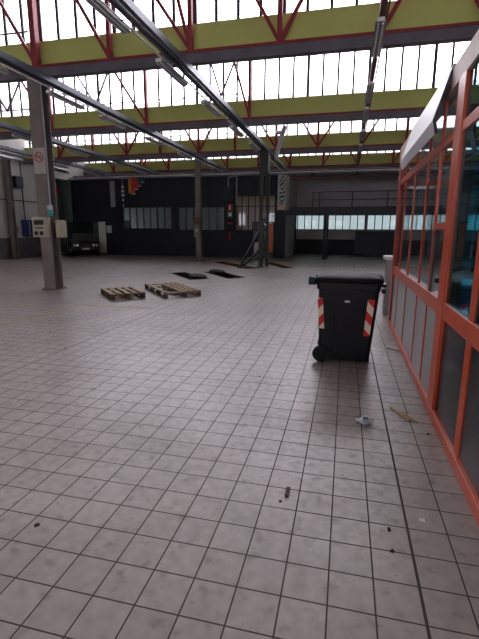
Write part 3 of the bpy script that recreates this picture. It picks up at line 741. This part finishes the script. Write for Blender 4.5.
for s in (-1, 1):
    w = MB().tube([(-.285, s * .255, .102), (-.285, s * .295, .102)], [.102, .102], 24).build('wheel', 'rubber', t, bevel=.008)
    MB().tube([(-.285, s * .295, .102), (-.285, s * .303, .102)], .06, 16).build('hub', 'lid', w)
MB().tube([(-.285, -.255, .102), (-.285, .255, .102)], .014, 8).build('axle', 'chrome', t)
# raised ribs that follow the sloping side facing the viewer
b = MB()
for xb, xt in ((-.12, -.155), (.11, .125)):
    b.loft([[(xb - .012, -.249, .12), (xb + .012, -.249, .12), (xb + .012, -.262, .12), (xb - .012, -.262, .12)],
            [(xt - .012, -.300, .88), (xt + .012, -.300, .88), (xt + .012, -.318, .88), (xt - .012, -.318, .88)]])
b.build('side_ribs', 'plastic', t)
def strip(xa, xb, za, zb, sgn):
    # on the sloping side face (y) between heights
    yy = lambda z: -(.25 + (z - .10) / .83 * .055) - .004
    xs = lambda x, z: x * (1 + (z - .5) * .30)
    b = MB()
    v = [b.bm.verts.new((xs(x, z), yy(z) - d, z)) for d in (0, .003) for x, z in ((xa, za), (xb, za), (xb, zb), (xa, zb))]
    for f in ((0, 1, 2, 3), (4, 5, 6, 7), (0, 1, 5, 4), (1, 2, 6, 5), (2, 3, 7, 6), (3, 0, 4, 7)): b.bm.faces.new([v[i] for i in f])
    return b
strip(-.32, -.262, .42, .80, 1).build('reflective_stripes', 'stripes', t)
strip(.21, .285, .36, .80, 1).build('reflective_stripes', 'stripes', t)
b = MB().box(-.03, .03, -.308, -.302, .755, .78); b.build('small_label', 'white', t)

# ------------------------------------------------------------------ pallets
def board(b, x0, x1, y0, y1, z0, z1): b.box(x0, x1, y0, y1, z0, z1)
t = empty('wooden_pallet', (-5.66, 7.98, 0), 'darker wooden pallet lying alone, nearer the steel column', 'pallet', rz=math.radians(-48))
for k in range(5):
    y = -.35 + k * .175; MB().box(-.6, .6, y - .05, y + .05, .122, .144).build('top_board', 'wood' if k % 2 else 'straw', t, bevel=.003)
for x in (-.55, 0, .55): MB().box(x - .07, x + .07, -.40, .40, .10, .122).build('cross_board', 'darkwood', t)
for x in (-.55, 0, .55):
    for y in (-.35, 0, .35): MB().box(x - .06, x + .06, y - .05, y + .05, .022, .10).build('block', 'darkwood', t)
for y in (-.35, 0, .35): MB().box(-.6, .6, y - .05, y + .05, 0, .022).build('bottom_board', 'darkwood', t)
t = empty('wooden_pallet', (-4.77, 8.92, 0), 'larger pale wooden pallet with a missing board, beside the floor pits', 'pallet', rz=math.radians(-50))
for y, xa in ((-.42, -.95), (-.02, -.62), (.13, -.9), (.28, -.9), (.42, -.95)):
    MB().box(xa, .95, y - .045, y + .045, .122, .144).build('top_board', 'wood', t, bevel=.003)
for x in (-.88, -.3, .3, .88): MB().box(x - .06, x + .06, -.46, .46, .098, .122).build('cross_board', 'wood' if abs(x) > .5 else 'darkwood', t)
for x in (-.88, -.3, .3, .88):
    for y in (-.42, 0.05, .42): MB().box(x - .06, x + .06, y - .045, y + .045, .022, .098).build('block', 'darkwood', t)
for y in (-.42, 0.05, .42): MB().box(-.95, .95, y - .045, y + .045, 0, .022).build('bottom_board', 'darkwood', t)
# black heaps lying by the pits
def heap(name, c, sx, sy, h, rz, label, m='rubber'):
    b = MB(); R = []
    for k, (s, z) in enumerate(((1, 0.0), (.98, .5), (.8, .9), (.4, 1.0))):
        R.append([(sx * s * math.cos(a) * random.uniform(.9, 1.1), sy * s * math.sin(a) * random.uniform(.9, 1.1), h * z * random.uniform(.85, 1.1) if z else 0) for a in [2 * math.pi * i / 14 for i in range(14)]])
    b.loft(R); o = b.build(name, m); o.location = c; o.rotation_euler = (0, 0, rz); return tag(o, label, 'rubber mat')
heap('rubber_mat', (-5.27, 12.45, 0.012), .50, .30, .10, math.radians(-50), 'folded black mat lying over the nearest floor pit')
heap('rubber_mat', (-5.15, 14.35, 0.012), .50, .26, .10, math.radians(-50), 'crumpled black mat lying over the pit behind the nearest one')

# ------------------------------------------------------------------ painted line and litter
b = MB().box(-6.0, -5.92, 2.0, 6.6, 0.0005, .002).box(-5.92, -4.2, 6.53, 6.6, 0.0005, .002); struct('trim_30', b, 'floor_yellow', 'worn yellow line painted on the tiles')
t = empty('crumpled_wrapper', (-.17, 2.08, 0), 'crumpled white and blue plastic wrapper on the tiles before the bin', 'litter')
b = MB(); bmesh.ops.create_icosphere(b.bm, subdivisions=2, radius=.06)
for v in b.bm.verts: v.co = Vector((v.co.x * 1.2, v.co.y * .8, v.co.z * .5 + .025)) * random.uniform(.75, 1.25)
for v in b.bm.verts: v.co.z = max(v.co.z, 0.001)
b.build('plastic_film', 'greytop', t); MB().box(-.02, .025, -.02, .015, .046, .054).build('printed_patch', 'blueprint', t)
t = empty('wood_splinter', (.15, 2.32, 0), 'long tan wood splinter lying between bin and orange office', 'litter', rz=math.radians(-62))
MB().box(-.16, .12, -.018, .008, 0, .016).build('splinter', 'straw', t, bevel=.003); MB().box(-.02, .16, .02, .045, 0, .01).build('loose_sliver', 'straw', t)
tag(MB().box(-.09, .09, -.018, .018, 0, .02).build('white_strip', 'paper', loc=(.30, 4.55, 0)), 'short white strip on the tiles beside the far end of the office', 'litter'); bpy.data.objects['white_strip'].rotation_euler.z = math.radians(-40)
tag(MB().box(-.012, .012, -.045, .045, 0, .015).build('brown_scrap', 'brownstick', loc=(-.67, .955, 0)), 'small brown scrap lying alone on the near tiles', 'litter')
tag(MB().box(-.014, .014, -.01, .01, 0, .008).build('paper_scrap', 'paper', loc=(.087, .883, 0)), 'tiny white paper scrap on the tiles next to the wide joint', 'litter')
tag(MB().box(-.008, .008, -.012, .012, 0, .008).build('debris_chip', 'chip', loc=(-.097, .761, 0)), 'black chip beside the wide joint, next to the white scrap', 'litter')
chips = [(-.096, .60, 'second black chip, just nearer than the one by the white scrap'), (-.70, .86, 'dark crumb just nearer than the brown scrap'),
         (-4.04, 3.48, 'dark chip on the tiles ahead of the yellow line'), (-1.95, .33, 'dark flattened spot of dirt on the near tiles at the edge'),
         (.31, 2.0, 'dark crumb at the foot of the orange base rail'), (-1.25, 3.0, 'dark crumb on the worn tiles before the bin')]
for x, y, lb in chips:
    b = MB(); r = random.uniform(.008, .014)
    b.loft([[(r * math.cos(a) * random.uniform(.7, 1.3), r * math.sin(a) * random.uniform(.7, 1.3), z) for a in [math.pi * k / 4 for k in range(8)]] for z in (0, .006)])
    tag(b.build('debris_chip', 'chip', loc=(x, y, 0)), lb, 'litter')
